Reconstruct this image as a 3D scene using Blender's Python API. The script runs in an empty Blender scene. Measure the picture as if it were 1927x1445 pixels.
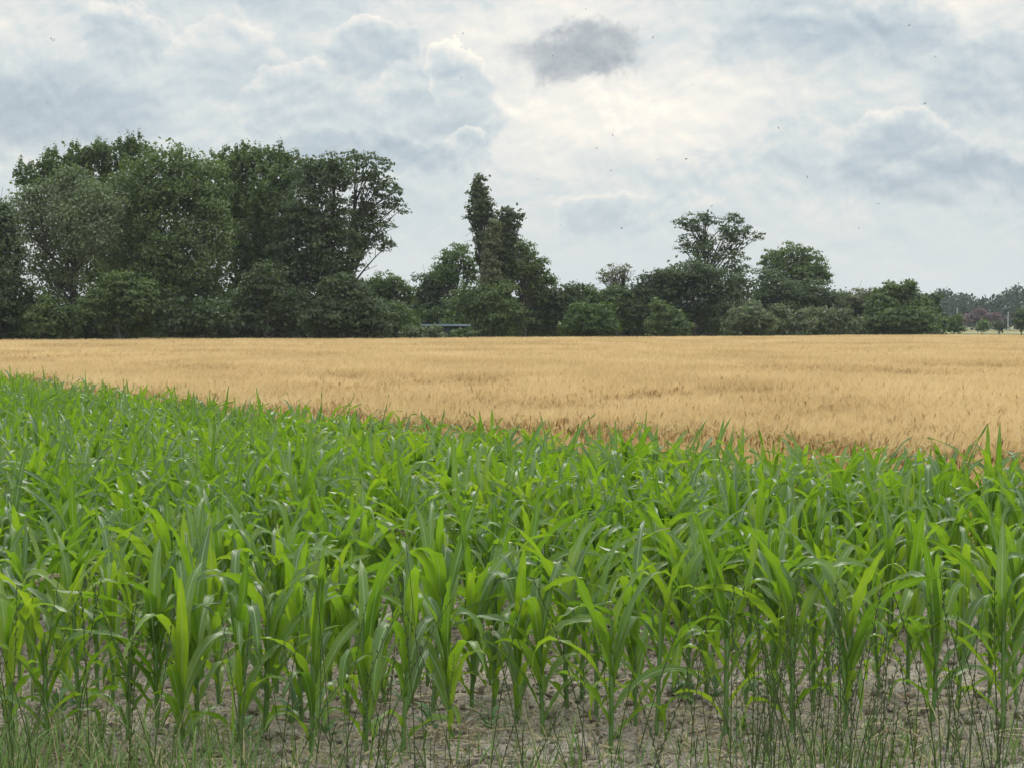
import bpy, math, random
import numpy as np
from mathutils import Vector, Matrix

SC = bpy.context.scene
RS = np.random.RandomState(7)
random.seed(7)

# ------------------------------------------------------------------ camera
F, CX, CY, HOR, H = 3900.0, 963.5, 722.5, 610.0, 1.85      # photo pixels / metres
PITCH = math.atan((CY - HOR) / F)
cam_d = bpy.data.cameras.new("camera"); cam = bpy.data.objects.new("camera", cam_d)
SC.collection.objects.link(cam); SC.camera = cam
cam.location = (0, 0, H); cam.rotation_euler = (math.pi / 2 - PITCH, 0, 0)
cam_d.sensor_width = 36; cam_d.lens = 36 * F / 1927.0
cam_d.clip_start = 0.1; cam_d.clip_end = 6000

# ------------------------------------------------------------------ light
SUN_AZ, SUN_EL = math.radians(6), math.radians(46)
sun_d = bpy.data.lights.new("sun", 'SUN'); sun = bpy.data.objects.new("sun", sun_d)
SC.collection.objects.link(sun)
sdir = Vector((math.sin(SUN_AZ) * math.cos(SUN_EL), math.cos(SUN_AZ) * math.cos(SUN_EL), math.sin(SUN_EL)))
sun.rotation_euler = (-sdir).to_track_quat('-Z', 'Y').to_euler()
sun.location = (0, 0, 60)
sun_d.energy = 1.5; sun_d.angle = math.radians(14); sun_d.color = (1.0, 0.95, 0.87)
SC.view_settings.view_transform = 'Standard'; SC.view_settings.look = 'None'
SC.view_settings.exposure = 0.15; SC.view_settings.gamma = 1.0
SC.cycles.max_bounces = 8; SC.cycles.diffuse_bounces = 3; SC.cycles.glossy_bounces = 2
SC.cycles.transmission_bounces = 4
SC.cycles.use_denoising = True; SC.cycles.denoiser = 'OPENIMAGEDENOISE'; SC.cycles.denoising_input_passes = 'RGB_ALBEDO_NORMAL'

world = bpy.data.worlds.new("World"); SC.world = world; world.use_nodes = True

class NT:
    def __init__(s, nt): s.nt = nt; nt.nodes.clear()
    def n(s, t, **k):
        nd = s.nt.nodes.new(t)
        for a, v in k.items(): setattr(nd, a, v)
        return nd
    def put(s, sock, v):
        if isinstance(v, bpy.types.NodeSocket): s.nt.links.new(v, sock)
        elif v is not None: sock.default_value = v
    def m(s, op, a, b=None, c=None, clamp=False):
        nd = s.n('ShaderNodeMath', operation=op, use_clamp=clamp)
        for i, v in enumerate((a, b, c)): s.put(nd.inputs[i], v)
        return nd.outputs[0]
    def vm(s, op, a, b=None, out=0):
        nd = s.n('ShaderNodeVectorMath', operation=op)
        s.put(nd.inputs[0], a)
        if b is not None: s.put(nd.inputs[1], b)
        return nd.outputs[out]
    def noise(s, vec, scale, detail=4, rough=.55, dist=0., lac=2., out=0):
        nd = s.n('ShaderNodeTexNoise')
        s.put(nd.inputs['Vector'], vec); nd.inputs['Scale'].default_value = scale
        nd.inputs['Detail'].default_value = detail; nd.inputs['Roughness'].default_value = rough
        nd.inputs['Distortion'].default_value = dist; nd.inputs['Lacunarity'].default_value = lac
        return nd.outputs[out]
    def ramp(s, fac, stops, interp='LINEAR'):
        nd = s.n('ShaderNodeValToRGB'); s.put(nd.inputs[0], fac); cr = nd.color_ramp; cr.interpolation = interp
        while len(cr.elements) > 1: cr.elements.remove(cr.elements[-1])
        cr.elements[0].position = stops[0][0]; cr.elements[0].color = (*stops[0][1], 1)
        for p, c in stops[1:]:
            e = cr.elements.new(p); e.color = (*c, 1)
        return nd.outputs[0]
    def mix(s, fac, a, b, kind='MIX'):
        nd = s.n('ShaderNodeMix', data_type='RGBA', blend_type=kind)
        s.put(nd.inputs[0], fac); s.put(nd.inputs[6], a if not isinstance(a, tuple) else (*a[:3], 1)); s.put(nd.inputs[7], b if not isinstance(b, tuple) else (*b[:3], 1))
        return nd.outputs[2]
    def mr(s, v, a, b, c, d, smooth=False):
        nd = s.n('ShaderNodeMapRange', interpolation_type='SMOOTHSTEP' if smooth else 'LINEAR')
        s.put(nd.inputs[0], v)
        for i, x in enumerate((a, b, c, d)): nd.inputs[i + 1].default_value = x
        return nd.outputs[0]

def srgb(r, g, b):
    return tuple(((c / 255.) / 12.92 if c / 255. <= .04045 else ((c / 255. + .055) / 1.055) ** 2.4) for c in (r, g, b))

def build_world():
    w = NT(world.node_tree)
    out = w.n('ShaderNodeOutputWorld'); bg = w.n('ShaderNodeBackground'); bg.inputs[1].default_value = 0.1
    w.nt.links.new(bg.outputs[0], out.inputs[0])
    sky = w.n('ShaderNodeTexSky', sky_type='NISHITA'); sky.sun_disc = False
    sky.sun_elevation = SUN_EL; sky.sun_rotation = SUN_AZ
    sky.air_density = 1.2; sky.dust_density = 1.5
    tc = w.n('ShaderNodeTexCoord'); sep = w.n('ShaderNodeSeparateXYZ'); w.nt.links.new(tc.outputs['Generated'], sep.inputs[0])
    az = w.m('ARCTAN2', sep.outputs[0], sep.outputs[1]); el = w.m('ARCSINE', sep.outputs[2])
    k = F / 100.0
    cmb = w.n('ShaderNodeCombineXYZ'); w.put(cmb.inputs[0], w.m('MULTIPLY', az, k)); w.put(cmb.inputs[1], w.m('MULTIPLY', el, k))
    P = cmb.outputs[0]
    V = w.m('MULTIPLY', el, k)
    # warp so that cloud outlines billow
    def warp(scale, amp, detail, seed):
        wn = w.noise(w.vm('ADD', P, (seed, seed * .7, 0)), scale, detail, .62, out=1)
        sc = w.n('ShaderNodeVectorMath', operation='SCALE'); w.put(sc.inputs[0], w.vm('SUBTRACT', wn, (.5, .5, .5))); sc.inputs['Scale'].default_value = amp
        return w.vm('ADD', P, sc.outputs[0])
    Q = warp(.55, 1.7, 5, 0); Qb = warp(.75, 1.5, 8, 11)
    blobs = [  # x, y, rx, ry, amount  (directions, in the photo's pixels)
        (60, 30, 160, 50, .16), (420, 0, 140, 26, -.22), (690, 60, 60, 30, .20), (880, 60, 120, 40, .12),
        (1080, 205, 220, 75, .26), (1330, 190, 190, 80, .26), (1000, 40, 160, 40, .15), (1110, 10, 200, 30, .12), (960, 330, 120, 60, .08),
        (1830, 30, 130, 40, .24), (1560, 30, 120, 50, -.15), (820, 370, 140, 55, -.06), (250, 290, 240, 30, .05),
    ]
    tot = None
    for (x, y, rx, ry, a) in blobs:
        c = ((x - CX) / 100., (HOR - y) / 100., 0)
        d = w.vm('DIVIDE', w.vm('SUBTRACT', Q, c), (rx / 100., ry / 100., 1.0))
        g = w.m('EXPONENT', w.m('MULTIPLY', w.vm('DOT_PRODUCT', d, d, out=1), -.8))
        tot = w.m('MULTIPLY', g, a) if tot is None else w.m('MULTIPLY_ADD', g, a, tot)
    st = w.vm('MULTIPLY', P, (.75, 1.1, 1))
    d1 = w.noise(st, .9, 9, .60, .25); d2 = w.noise(w.vm('ADD', st, (.04, .17, 0)), .9, 9, .60, .25)
    relief = w.m('SUBTRACT', d1, d2)
    big = w.noise(w.vm('MULTIPLY', P, (.4, .8, 1)), .5, 3, .5)
    fade = w.mr(V, .3, 3.0, .10, 1.0, True)
    v = w.m('MULTIPLY_ADD', w.m('MULTIPLY', relief, fade), .95, .56)
    v = w.m('ADD', v, w.m('MULTIPLY', w.m('SUBTRACT', big, .5), .30))
    v = w.m('ADD', v, tot)
    stops = [(0.0, srgb(148, 163, 176)), (.25, srgb(173, 187, 197)), (.5, srgb(199, 208, 211)), (.68, srgb(221, 222, 219)), (.85, srgb(237, 233, 225)), (1.0, srgb(252, 246, 233))]
    col = w.ramp(v, stops)
    # heaped cloud bodies: blue-grey inside, bright along the upper rim
    bodies = [  # x, y, rx, ry, rim, inner, soft
        (40, 235, 300, 115, .62, .20, .20), (250, 100, 90, 75, .80, .38, .10), (1560, 90, 240, 90, .52, .30, .25), (1860, 190, 150, 130, .64, .36, .16),
        (430, 150, 125, 110, .82, .44, .08), (590, 215, 150, 90, .84, .42, .10), (710, 110, 95, 78, 1.0, .30, .09), (800, 240, 150, 120, .70, .36, .14),
        (872, 165, 62, 92, 1.08, .42, .06), (885, 285, 45, 60, .86, .40, .10), (680, 300, 210, 42, .55, .22, .25),
        (1330, 330, 130, 60, .74, .52, .12), (1500, 330, 110, 110, .72, .46, .10), (1680, 300, 130, 95, .90, .24, .09), (1830, 345, 200, 70, .55, .22, .18), (1140, 425, 105, 62, .80, .40, .09), (1290, 420, 120, 60, .66, .46, .14),
    ]
    for (x, y, rx, ry, rim, inn, soft) in bodies:
        c = ((x - CX) / 100., (HOR - y) / 100., 0)
        d = w.vm('DIVIDE', w.vm('SUBTRACT', Qb, c), (rx / 100., ry / 100., 1.0)); l = w.vm('LENGTH', d, out=1)
        sy = w.n('ShaderNodeSeparateXYZ'); w.put(sy.inputs[0], d)
        mask = w.m('MULTIPLY', w.mr(l, 1.0 - soft * .75, 1.0 + soft * .3, 1, 0, True), w.mr(sy.outputs[1], -.9, .05, 0, 1, True))
        t = w.m('POWER', w.mr(w.m('MULTIPLY_ADD', sy.outputs[1], .30, l), .55, 1.25, 0, 1), 1.7)
        val = w.m('ADD', w.m('MULTIPLY_ADD', t, (rim - inn) * .85, inn + .02), w.m('MULTIPLY', relief, 1.2))
        col = w.mix(w.m('MULTIPLY', mask, .88), col, w.ramp(val, stops))
    # the lone dark cloud
    dc = w.vm('DIVIDE', w.vm('SUBTRACT', warp(1.1, 1.5, 8, 23), ((1085 - CX) / 100., (HOR - 108) / 100., 0)), (1.32, .55, 1))
    l = w.vm('LENGTH', dc, out=1)
    dm = w.mr(l, .62, 1.15, 1, 0, True)
    dcol = w.ramp(w.m('ADD', d1, w.m('MULTIPLY', relief, 1.2)), [(.3, srgb(155, 163, 170)), (.7, srgb(186, 191, 194))])
    col = w.mix(w.m('MULTIPLY', dm, .95), col, dcol)
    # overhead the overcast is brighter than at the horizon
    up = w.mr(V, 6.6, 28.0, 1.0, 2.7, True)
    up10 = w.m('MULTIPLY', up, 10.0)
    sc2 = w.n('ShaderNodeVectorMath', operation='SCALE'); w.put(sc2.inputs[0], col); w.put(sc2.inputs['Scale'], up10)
    clear = w.m('MULTIPLY', w.mr(v, .05, .45, .22, .04, True), 1.0)
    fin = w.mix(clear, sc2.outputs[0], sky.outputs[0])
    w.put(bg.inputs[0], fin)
    try:
        world.cycles.sampling_method = 'MANUAL'; world.cycles.sample_map_resolution = 512
    except Exception: pass
build_world()

# ------------------------------------------------------------------ helpers
def ray(px, py):
    x = (px - CX) / F; y = -(py - CY) / F
    return Vector((x, math.cos(PITCH) + y * math.sin(PITCH), -math.sin(PITCH) + y * math.cos(PITCH)))
def at(px, py, Y):
    d = ray(px, py); return Vector((0, 0, H)) + d * (Y / d.y)
def ground(px, py, z=0.0):
    d = ray(px, py); return Vector((0, 0, H)) + d * ((z - H) / d.z)

def mesh_np(name, V, Q, mat, uv=None, rnd=None, smooth=True, mat2=None):
    """V (n,3), Q (m,4) quads"""
    me = bpy.data.meshes.new(name); V = np.asarray(V, np.float32); Q = np.asarray(Q, np.int32)
    me.vertices.add(len(V)); me.vertices.foreach_set('co', V.ravel())
    me.loops.add(Q.size); me.loops.foreach_set('vertex_index', Q.ravel())
    me.polygons.add(len(Q)); me.polygons.foreach_set('loop_start', np.arange(len(Q), dtype=np.int32) * Q.shape[1])
    me.polygons.foreach_set('loop_total', np.full(len(Q), Q.shape[1], np.int32))
    me.polygons.foreach_set('use_smooth', np.full(len(Q), smooth))
    if rnd is not None:
        a = me.attributes.new('rnd', 'FLOAT', 'POINT'); a.data.foreach_set('value', np.asarray(rnd, np.float32))
    if uv is not None:
        l = me.uv_layers.new(name='UVMap'); l.data.foreach_set('uv', np.asarray(uv, np.float32)[Q.ravel()].ravel())
    me.materials.append(mat)
    me.update(calc_edges=True); me.validate()
    return me

class MB:
    """collects quads"""
    def __init__(s): s.V = []; s.Q = []; s.U = []; s.R = []; s.k = 0
    def add(s, V, Q, U=None, R=None):
        V = np.asarray(V, np.float32); s.V.append(V); s.Q.append(np.asarray(Q, np.int32) + s.k)
        s.U.append(np.zeros((len(V), 2), np.float32) if U is None else np.asarray(U, np.float32))
        s.R.append(np.full(len(V), 0.5 if R is None else 1.0, np.float32) * (1 if R is None else R)); s.k += len(V)
    def tube(s, pts, rad, sides=6, R=None):
        pts = np.asarray(pts, float); rad = np.broadcast_to(np.asarray(rad, float), (len(pts),))
        t = np.gradient(pts, axis=0); t /= np.linalg.norm(t, axis=1)[:, None] + 1e-9
        ref = np.array([0.3, 1, .1]) if abs(t[0][1]) < .8 else np.array([1, 0, .1])
        a = np.cross(t, ref); a /= np.linalg.norm(a, axis=1)[:, None] + 1e-9; b = np.cross(t, a)
        th = np.linspace(0, 2 * math.pi, sides, endpoint=False)
        V = (pts[:, None] + rad[:, None, None] * (a[:, None] * np.cos(th)[None, :, None] + b[:, None] * np.sin(th)[None, :, None])).reshape(-1, 3)
        n = len(pts); i = np.arange(n - 1)[:, None] * sides; j = np.arange(sides)[None]; j2 = (j + 1) % sides
        Q = np.stack([i + j, i + j2, i + sides + j2, i + sides + j], -1).reshape(-1, 4)
        U = np.stack([np.tile(np.linspace(0, 1, sides), n), np.repeat(np.linspace(0, 1, n), sides)], 1)
        s.add(V, Q, U, R)
    def box(s, x0, y0, z0, x1, y1, z1):
        V = [(x0,y0,z0),(x1,y0,z0),(x1,y1,z0),(x0,y1,z0),(x0,y0,z1),(x1,y0,z1),(x1,y1,z1),(x0,y1,z1)]
        s.add(V, [(0,3,2,1),(4,5,6,7),(0,1,5,4),(1,2,6,5),(2,3,7,6),(3,0,4,7)])
    def mesh(s, name, mat, smooth=True):
        return mesh_np(name, np.concatenate(s.V), np.concatenate(s.Q), mat, np.concatenate(s.U), np.concatenate(s.R), smooth)

def link(name, me, parent=None, loc=None):
    o = bpy.data.objects.new(name, me); SC.collection.objects.link(o)
    if parent is not None: o.parent = parent
    if loc is not None: o.location = loc
    return o
def tag(o, label=None, cat=None, group=None, kind=None):
    if label: o['label'] = label
    if cat: o['category'] = cat
    if group: o['group'] = group
    if kind: o['kind'] = kind
    return o
def empty(name, loc, label, cat, group=None, rz=0.):
    o = bpy.data.objects.new(name, None); SC.collection.objects.link(o); o.empty_display_size = .2
    o.location = loc; o.rotation_euler = (0, 0, rz); return tag(o, label, cat, group)

# ------------------------------------------------------------------ materials
def new_mat(name):
    m = bpy.data.materials.new(name); m.use_nodes = True; n = NT(m.node_tree)
    out = n.n('ShaderNodeOutputMaterial'); return m, n, out

def principled(n, col, rough=.7, spec=.3, bump=None, bstr=.5, bdist=.01):
    p = n.n('ShaderNodeBsdfPrincipled'); n.put(p.inputs['Base Color'], col if not isinstance(col, tuple) else (*col, 1))
    n.put(p.inputs['Roughness'], rough); n.put(p.inputs['Specular IOR Level'], spec)
    if bump is not None:
        b = n.n('ShaderNodeBump'); b.inputs['Strength'].default_value = bstr; b.inputs['Distance'].default_value = bdist
        n.put(b.inputs['Height'], bump); n.put(p.inputs['Normal'], b.outputs[0])
    return p

def leaf_mat(name, c1, c2, trans, tw=.35, rough=.5, spec=.4, patch=.5):
    """foliage: colour varies leaf by leaf and in clumps; part of the light passes through"""
    m, n, out = new_mat(name)
    at_ = n.n('ShaderNodeAttribute'); at_.attribute_name = 'rnd'
    geo = n.n('ShaderNodeNewGeometry')
    big = n.noise(geo.outputs['Position'], patch, 4, .65)
    f = n.m('ADD', n.m('MULTIPLY', at_.outputs['Fac'], .65), n.m('MULTIPLY', n.m('SUBTRACT', big, .42), 1.9), clamp=True)
    col = n.mix(f, c1, c2)
    p = principled(n, col, rough, spec)
    t = n.n('ShaderNodeBsdfTranslucent'); n.put(t.inputs[0], n.mix(1.0, col, trans, 'MULTIPLY'))
    mx = n.n('ShaderNodeMixShader'); mx.inputs[0].default_value = tw
    n.put(mx.inputs[1], p.outputs[0]); n.put(mx.inputs[2], t.outputs[0]); n.put(out.inputs[0], mx.outputs[0])
    return m

M = {}
M['dark'] = leaf_mat('foliage_dark', (.034, .052, .018), (.088, .118, .038), (1.3, 1.7, .6), .22)
M['mid'] = leaf_mat('foliage_mid', (.054, .082, .022), (.145, .185, .055), (1.3, 1.7, .5), .25)
M['fresh'] = leaf_mat('foliage_fresh', (.055, .092, .024), (.125, .175, .052), (1.3, 1.7, .4), .28)
M['willow'] = leaf_mat('foliage_willow', (.090, .115, .055), (.200, .230, .120), (1.2, 1.5, .7), .25)
M['olive'] = leaf_mat('foliage_olive', (.085, .105, .048), (.160, .170, .085), (1.2, 1.3, .6), .25)
M['far'] = leaf_mat('foliage_far', (.020, .034, .018), (.045, .062, .030), (1.2, 1.4, .8), .2, patch=.05)
M['pinkleaf'] = leaf_mat('foliage_pink', (.11, .070, .066), (.20, .125, .12), (1.3, 1.0, 1.0), .25)

def bark_mat(name, a, b):
    m, n, out = new_mat(name); geo = n.n('ShaderNodeNewGeometry')
    st = n.vm('MULTIPLY', geo.outputs['Position'], (6, 6, 1.2)); ns = n.noise(st, 2, 4, .6)
    p = principled(n, n.mix(ns, a, b), .9, .1, ns, .6, .03); n.put(out.inputs[0], p.outputs[0]); return m
M['bark'] = bark_mat('bark', (.035, .030, .022), (.11, .10, .08))
M['bark_pale'] = bark_mat('bark_pale', (.10, .095, .08), (.24, .23, .20))

def maize_mat():
    m, n, out = new_mat('maize_leaf')
    uv = n.n('ShaderNodeUVMap'); sep = n.n('ShaderNodeSeparateXYZ'); n.put(sep.inputs[0], uv.outputs[0])
    u, v = sep.outputs[0], sep.outputs[1]
    oi = n.n('ShaderNodeObjectInfo'); at_ = n.n('ShaderNodeAttribute'); at_.attribute_name = 'rnd'
    geo = n.n('ShaderNodeNewGeometry')
    rib = n.mr(n.m('ABSOLUTE', n.m('SUBTRACT', u, .5)), .03, .075, 1, 0, True)
    cv = n.n('ShaderNodeCombineXYZ'); n.put(cv.inputs[0], n.m('MULTIPLY', u, 34)); n.put(cv.inputs[1], n.m('MULTIPLY', v, 1.3)); n.put(cv.inputs[2], n.m('MULTIPLY', at_.outputs['Fac'], 50))
    stripe = n.noise(cv.outputs[0], 1.0, 2, .5)
    blot = n.noise(geo.outputs['Position'], 9, 3, .6)
    patch = n.noise(geo.outputs['Position'], .35, 2, .5)
    f = n.m('ADD', n.m('MULTIPLY', at_.outputs['Fac'], .7), n.m('MULTIPLY', n.m('SUBTRACT', blot, .42), .7))
    f = n.m('ADD', f, n.m('MULTIPLY', n.m('SUBTRACT', patch, .5), .9))
    f = n.m('ADD', f, n.m('MULTIPLY', n.m('SUBTRACT', stripe, .5), .9), clamp=True)
    col = n.ramp(f, [(0, (.044, .092, .014)), (.5, (.092, .165, .018)), (1, (.175, .250, .028))])
    # bluish sky reflection, painted into the colour of the upper face
    col = n.mix(n.m('MULTIPLY', n.m('SUBTRACT', 1.0, geo.outputs['Backfacing']), .05), col, (.15, .25, .14))
    col = n.mix(n.m('MULTIPLY', rib, .8), col, (.30, .42, .20))
    tipf = n.m('MULTIPLY', n.mr(v, .93, 1.0, 0, 1), n.mr(at_.outputs['Fac'], .6, .8, 0, .8))
    col = n.mix(tipf, col, (.34, .28, .12))
    p = principled(n, col, .38, .50, n.m('ADD', stripe, n.m('MULTIPLY', rib, -1.5)), .35, .002)
    t = n.n('ShaderNodeBsdfTranslucent')
    tc = n.ramp(f, [(0, (.14, .30, .012)), (.5, (.27, .47, .016)), (1, (.46, .62, .02))])
    n.put(t.inputs[0], n.mix(n.m('MULTIPLY', rib, .5), tc, (.15, .25, .03)))
    mx = n.n('ShaderNodeMixShader'); mx.inputs[0].default_value = .42
    n.put(mx.inputs[1], p.outputs[0]); n.put(mx.inputs[2], t.outputs[0]); n.put(out.inputs[0], mx.outputs[0]); return m
M['maize'] = maize_mat()

def simple_mat(name, a, b, scale=20, rough=.7, spec=.3, tw=0., stretch=(1, 1, 1), trans=None):
    m, n, out = new_mat(name); geo = n.n('ShaderNodeNewGeometry')
    at_ = n.n('ShaderNodeAttribute'); at_.attribute_name = 'rnd'
    ns = n.noise(n.vm('MULTIPLY', geo.outputs['Position'], stretch), scale, 3, .6)
    f = n.m('ADD', n.m('MULTIPLY', n.m('SUBTRACT', ns, .25), 1.0), n.m('MULTIPLY', n.m('SUBTRACT', at_.outputs['Fac'], .5), .7), clamp=True)
    col = n.mix(f, a, b); p = principled(n, col, rough, spec)
    if tw:
        t = n.n('ShaderNodeBsdfTranslucent'); n.put(t.inputs[0], n.mix(1., col, trans or (1.3, 1.3, 1), 'MULTIPLY'))
        mx = n.n('ShaderNodeMixShader'); mx.inputs[0].default_value = tw
        n.put(mx.inputs[1], p.outputs[0]); n.put(mx.inputs[2], t.outputs[0]); n.put(out.inputs[0], mx.outputs[0])
    else: n.put(out.inputs[0], p.outputs[0])
    return m
M['stalk'] = simple_mat('maize_stalk', (.075, .15, .035), (.17, .26, .075), 14, .5, .4, stretch=(1, 1, .2))
M['grass'] = simple_mat('grass_blade', (.07, .13, .025), (.22, .32, .09), 6, .6, .3, .3)
M['spike'] = simple_mat('ryegrass_spike', (.035, .055, .016), (.12, .155, .055), 30, .7, .2, .1)
M['drygrass'] = simple_mat('dry_grass', (.30, .25, .15), (.52, .45, .30), 12, .8, .2, .25)
M['seed'] = simple_mat('grass_seed_head', (.30, .26, .17), (.58, .52, .38), 60, .9, .1, .2)
M['seedgreen'] = simple_mat('green_seed_head', (.10, .11, .05), (.24, .23, .12), 60, .9, .1, .15)
M['weed'] = simple_mat('weed_leaf', (.07, .15, .05), (.18, .28, .12), 12, .6, .3, .3)
M['deadleaf'] = simple_mat('dead_leaf', (.22, .11, .06), (.42, .28, .16), 25, .9, .1, .1)

def barley_mat():
    m, n, out = new_mat('barley'); geo = n.n('ShaderNodeNewGeometry')
    at_ = n.n('ShaderNodeAttribute'); at_.attribute_name = 'rnd'
    oi = n.n('ShaderNodeObjectInfo')
    big = n.noise(n.vm('MULTIPLY', geo.outputs['Position'], (1, .5, 0)), .22, 4, .6)
    f = n.m('ADD', n.m('MULTIPLY', at_.outputs['Fac'], .7), n.m('MULTIPLY', n.m('SUBTRACT', big, .45), 1.0), clamp=True)
    col = n.ramp(f, [(0, (.38, .245, .115)), (.3, (.52, .375, .175)), (.65, (.70, .53, .275)), (1, (.85, .70, .43))])
    p = principled(n, col, .6, .35)
    t = n.n('ShaderNodeBsdfTranslucent'); n.put(t.inputs[0], n.mix(1., col, (1.12, 1.1, 1.05), 'MULTIPLY'))
    mx = n.n('ShaderNodeMixShader'); mx.inputs[0].default_value = .42
    n.put(mx.inputs[1], p.outputs[0]); n.put(mx.inputs[2], t.outputs[0]); n.put(out.inputs[0], mx.outputs[0]); return m
M['barley'] = barley_mat()

def soil_mat():
    m, n, out = new_mat('dry_soil'); geo = n.n('ShaderNodeNewGeometry'); P = geo.outputs['Position']
    a = n.noise(P, 1.1, 4, .6); b = n.noise(P, 14, 5, .65); c = n.noise(P, 90, 3, .7)
    vr = n.n('ShaderNodeTexVoronoi', feature='DISTANCE_TO_EDGE'); n.put(vr.inputs['Vector'], n.vm('ADD', P, n.noise(P, 8, 3, .6, out=1))); vr.inputs['Scale'].default_value = 9
    crack = n.mr(vr.outputs[0], .0, .06, 1, 0, True)
    f = n.m('ADD', n.m('MULTIPLY', a, .5), n.m('MULTIPLY', b, .6), clamp=True)
    col = n.ramp(f, [(.3, (.145, .115, .088)), (.5, (.275, .232, .185)), (.7, (.44, .39, .32))])
    col = n.mix(n.m('MULTIPLY', crack, .35), col, (.08, .055, .04))
    hgt = n.m('ADD', n.m('ADD', n.m('MULTIPLY', b, 1.0), n.m('MULTIPLY', c, .35)), n.m('MULTIPLY', crack, -.5))
    p = principled(n, col, .95, .1, hgt, .9, .03); n.put(out.inputs[0], p.outputs[0]); return m
M['soil'] = soil_mat()
def ground_mat():
    m, n, out = new_mat('pasture'); geo = n.n('ShaderNodeNewGeometry'); P = geo.outputs['Position']
    a = n.noise(P, .02, 4, .6); b = n.noise(P, .6, 4, .6)
    col = n.ramp(n.m('ADD', n.m('MULTIPLY', a, .8), n.m('MULTIPLY', b, .3)), [(.35, (.06, .075, .03)), (.5, (.14, .14, .06)), (.62, (.32, .27, .13))])
    p = principled(n, col, .95, .1); n.put(out.inputs[0], p.outputs[0]); return m
M['pasture'] = ground_mat()
def flat_mat(name, c, rough=.5, spec=.4, scale=6):
    m, n, out = new_mat(name); geo = n.n('ShaderNodeNewGeometry'); ns = n.noise(geo.outputs['Position'], scale, 4, .6)
    p = principled(n, n.mix(ns, tuple(x * .75 for x in c), tuple(min(1, x * 1.2) for x in c)), rough, spec); n.put(out.inputs[0], p.outputs[0]); return m
M['roof'] = flat_mat('shed_roof_metal', (.22, .29, .34), .45)
M['shedwall'] = flat_mat('shed_wall_boards', (.03, .04, .045), .8)
M['paint'] = flat_mat('pale_post', (.40, .40, .38), .6)
M['insect'] = flat_mat('insect_body', (.03, .028, .03), .6, scale=300)
M['wing'] = flat_mat('insect_wing', (.16, .16, .17), .4, scale=300)

# ------------------------------------------------------------------ ground
def grid(x0, x1, y0, y1, nx, ny, z):
    X, Y = np.meshgrid(np.linspace(x0, x1, nx), np.linspace(y0, y1, ny)); Z = z(X, Y) if callable(z) else np.full(X.shape, z)
    V = np.stack([X, Y, Z], -1).reshape(-1, 3); i = np.arange(nx - 1)[None] + np.arange(ny - 1)[:, None] * nx
    return V, np.stack([i, i + 1, i + nx + 1, i + nx], -1).reshape(-1, 4)
V_, Q_ = grid(-2500, 2500, -300, 4500, 41, 41, 0.0)
tag(link('ground', mesh_np('ground', V_, Q_, M['pasture'])), kind='structure')

_lat = RS.rand(9, 257, 257)
def vnoise(X, Y, s, k=0):
    x = X * s + 31.7 * k; y = Y * s + 17.3 * k; xi = np.floor(x).astype(int); yi = np.floor(y).astype(int)
    fx = x - xi; fy = y - yi; fx = fx * fx * (3 - 2 * fx); fy = fy * fy * (3 - 2 * fy); L = _lat[k % 9]
    g = lambda a, b: L[a % 257, b % 257]
    return (g(xi, yi) * (1 - fx) + g(xi + 1, yi) * fx) * (1 - fy) + (g(xi, yi + 1) * (1 - fx) + g(xi + 1, yi + 1) * fx) * fy
def soil_z(X, Y):
    z = .030 * vnoise(X, Y, 1.1, 0) + .034 * vnoise(X, Y, 5, 1) + .050 * vnoise(X, Y, 12, 2) ** 2 + .036 * vnoise(X, Y, 27, 3) ** 2
    return z + .006
V_, Q_ = grid(-5, 5, 4.5, 17, 420, 520, soil_z)
so = link('field_soil', mesh_np('field_soil', V_, Q_, M['soil'])); tag(so, kind='structure')

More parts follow.
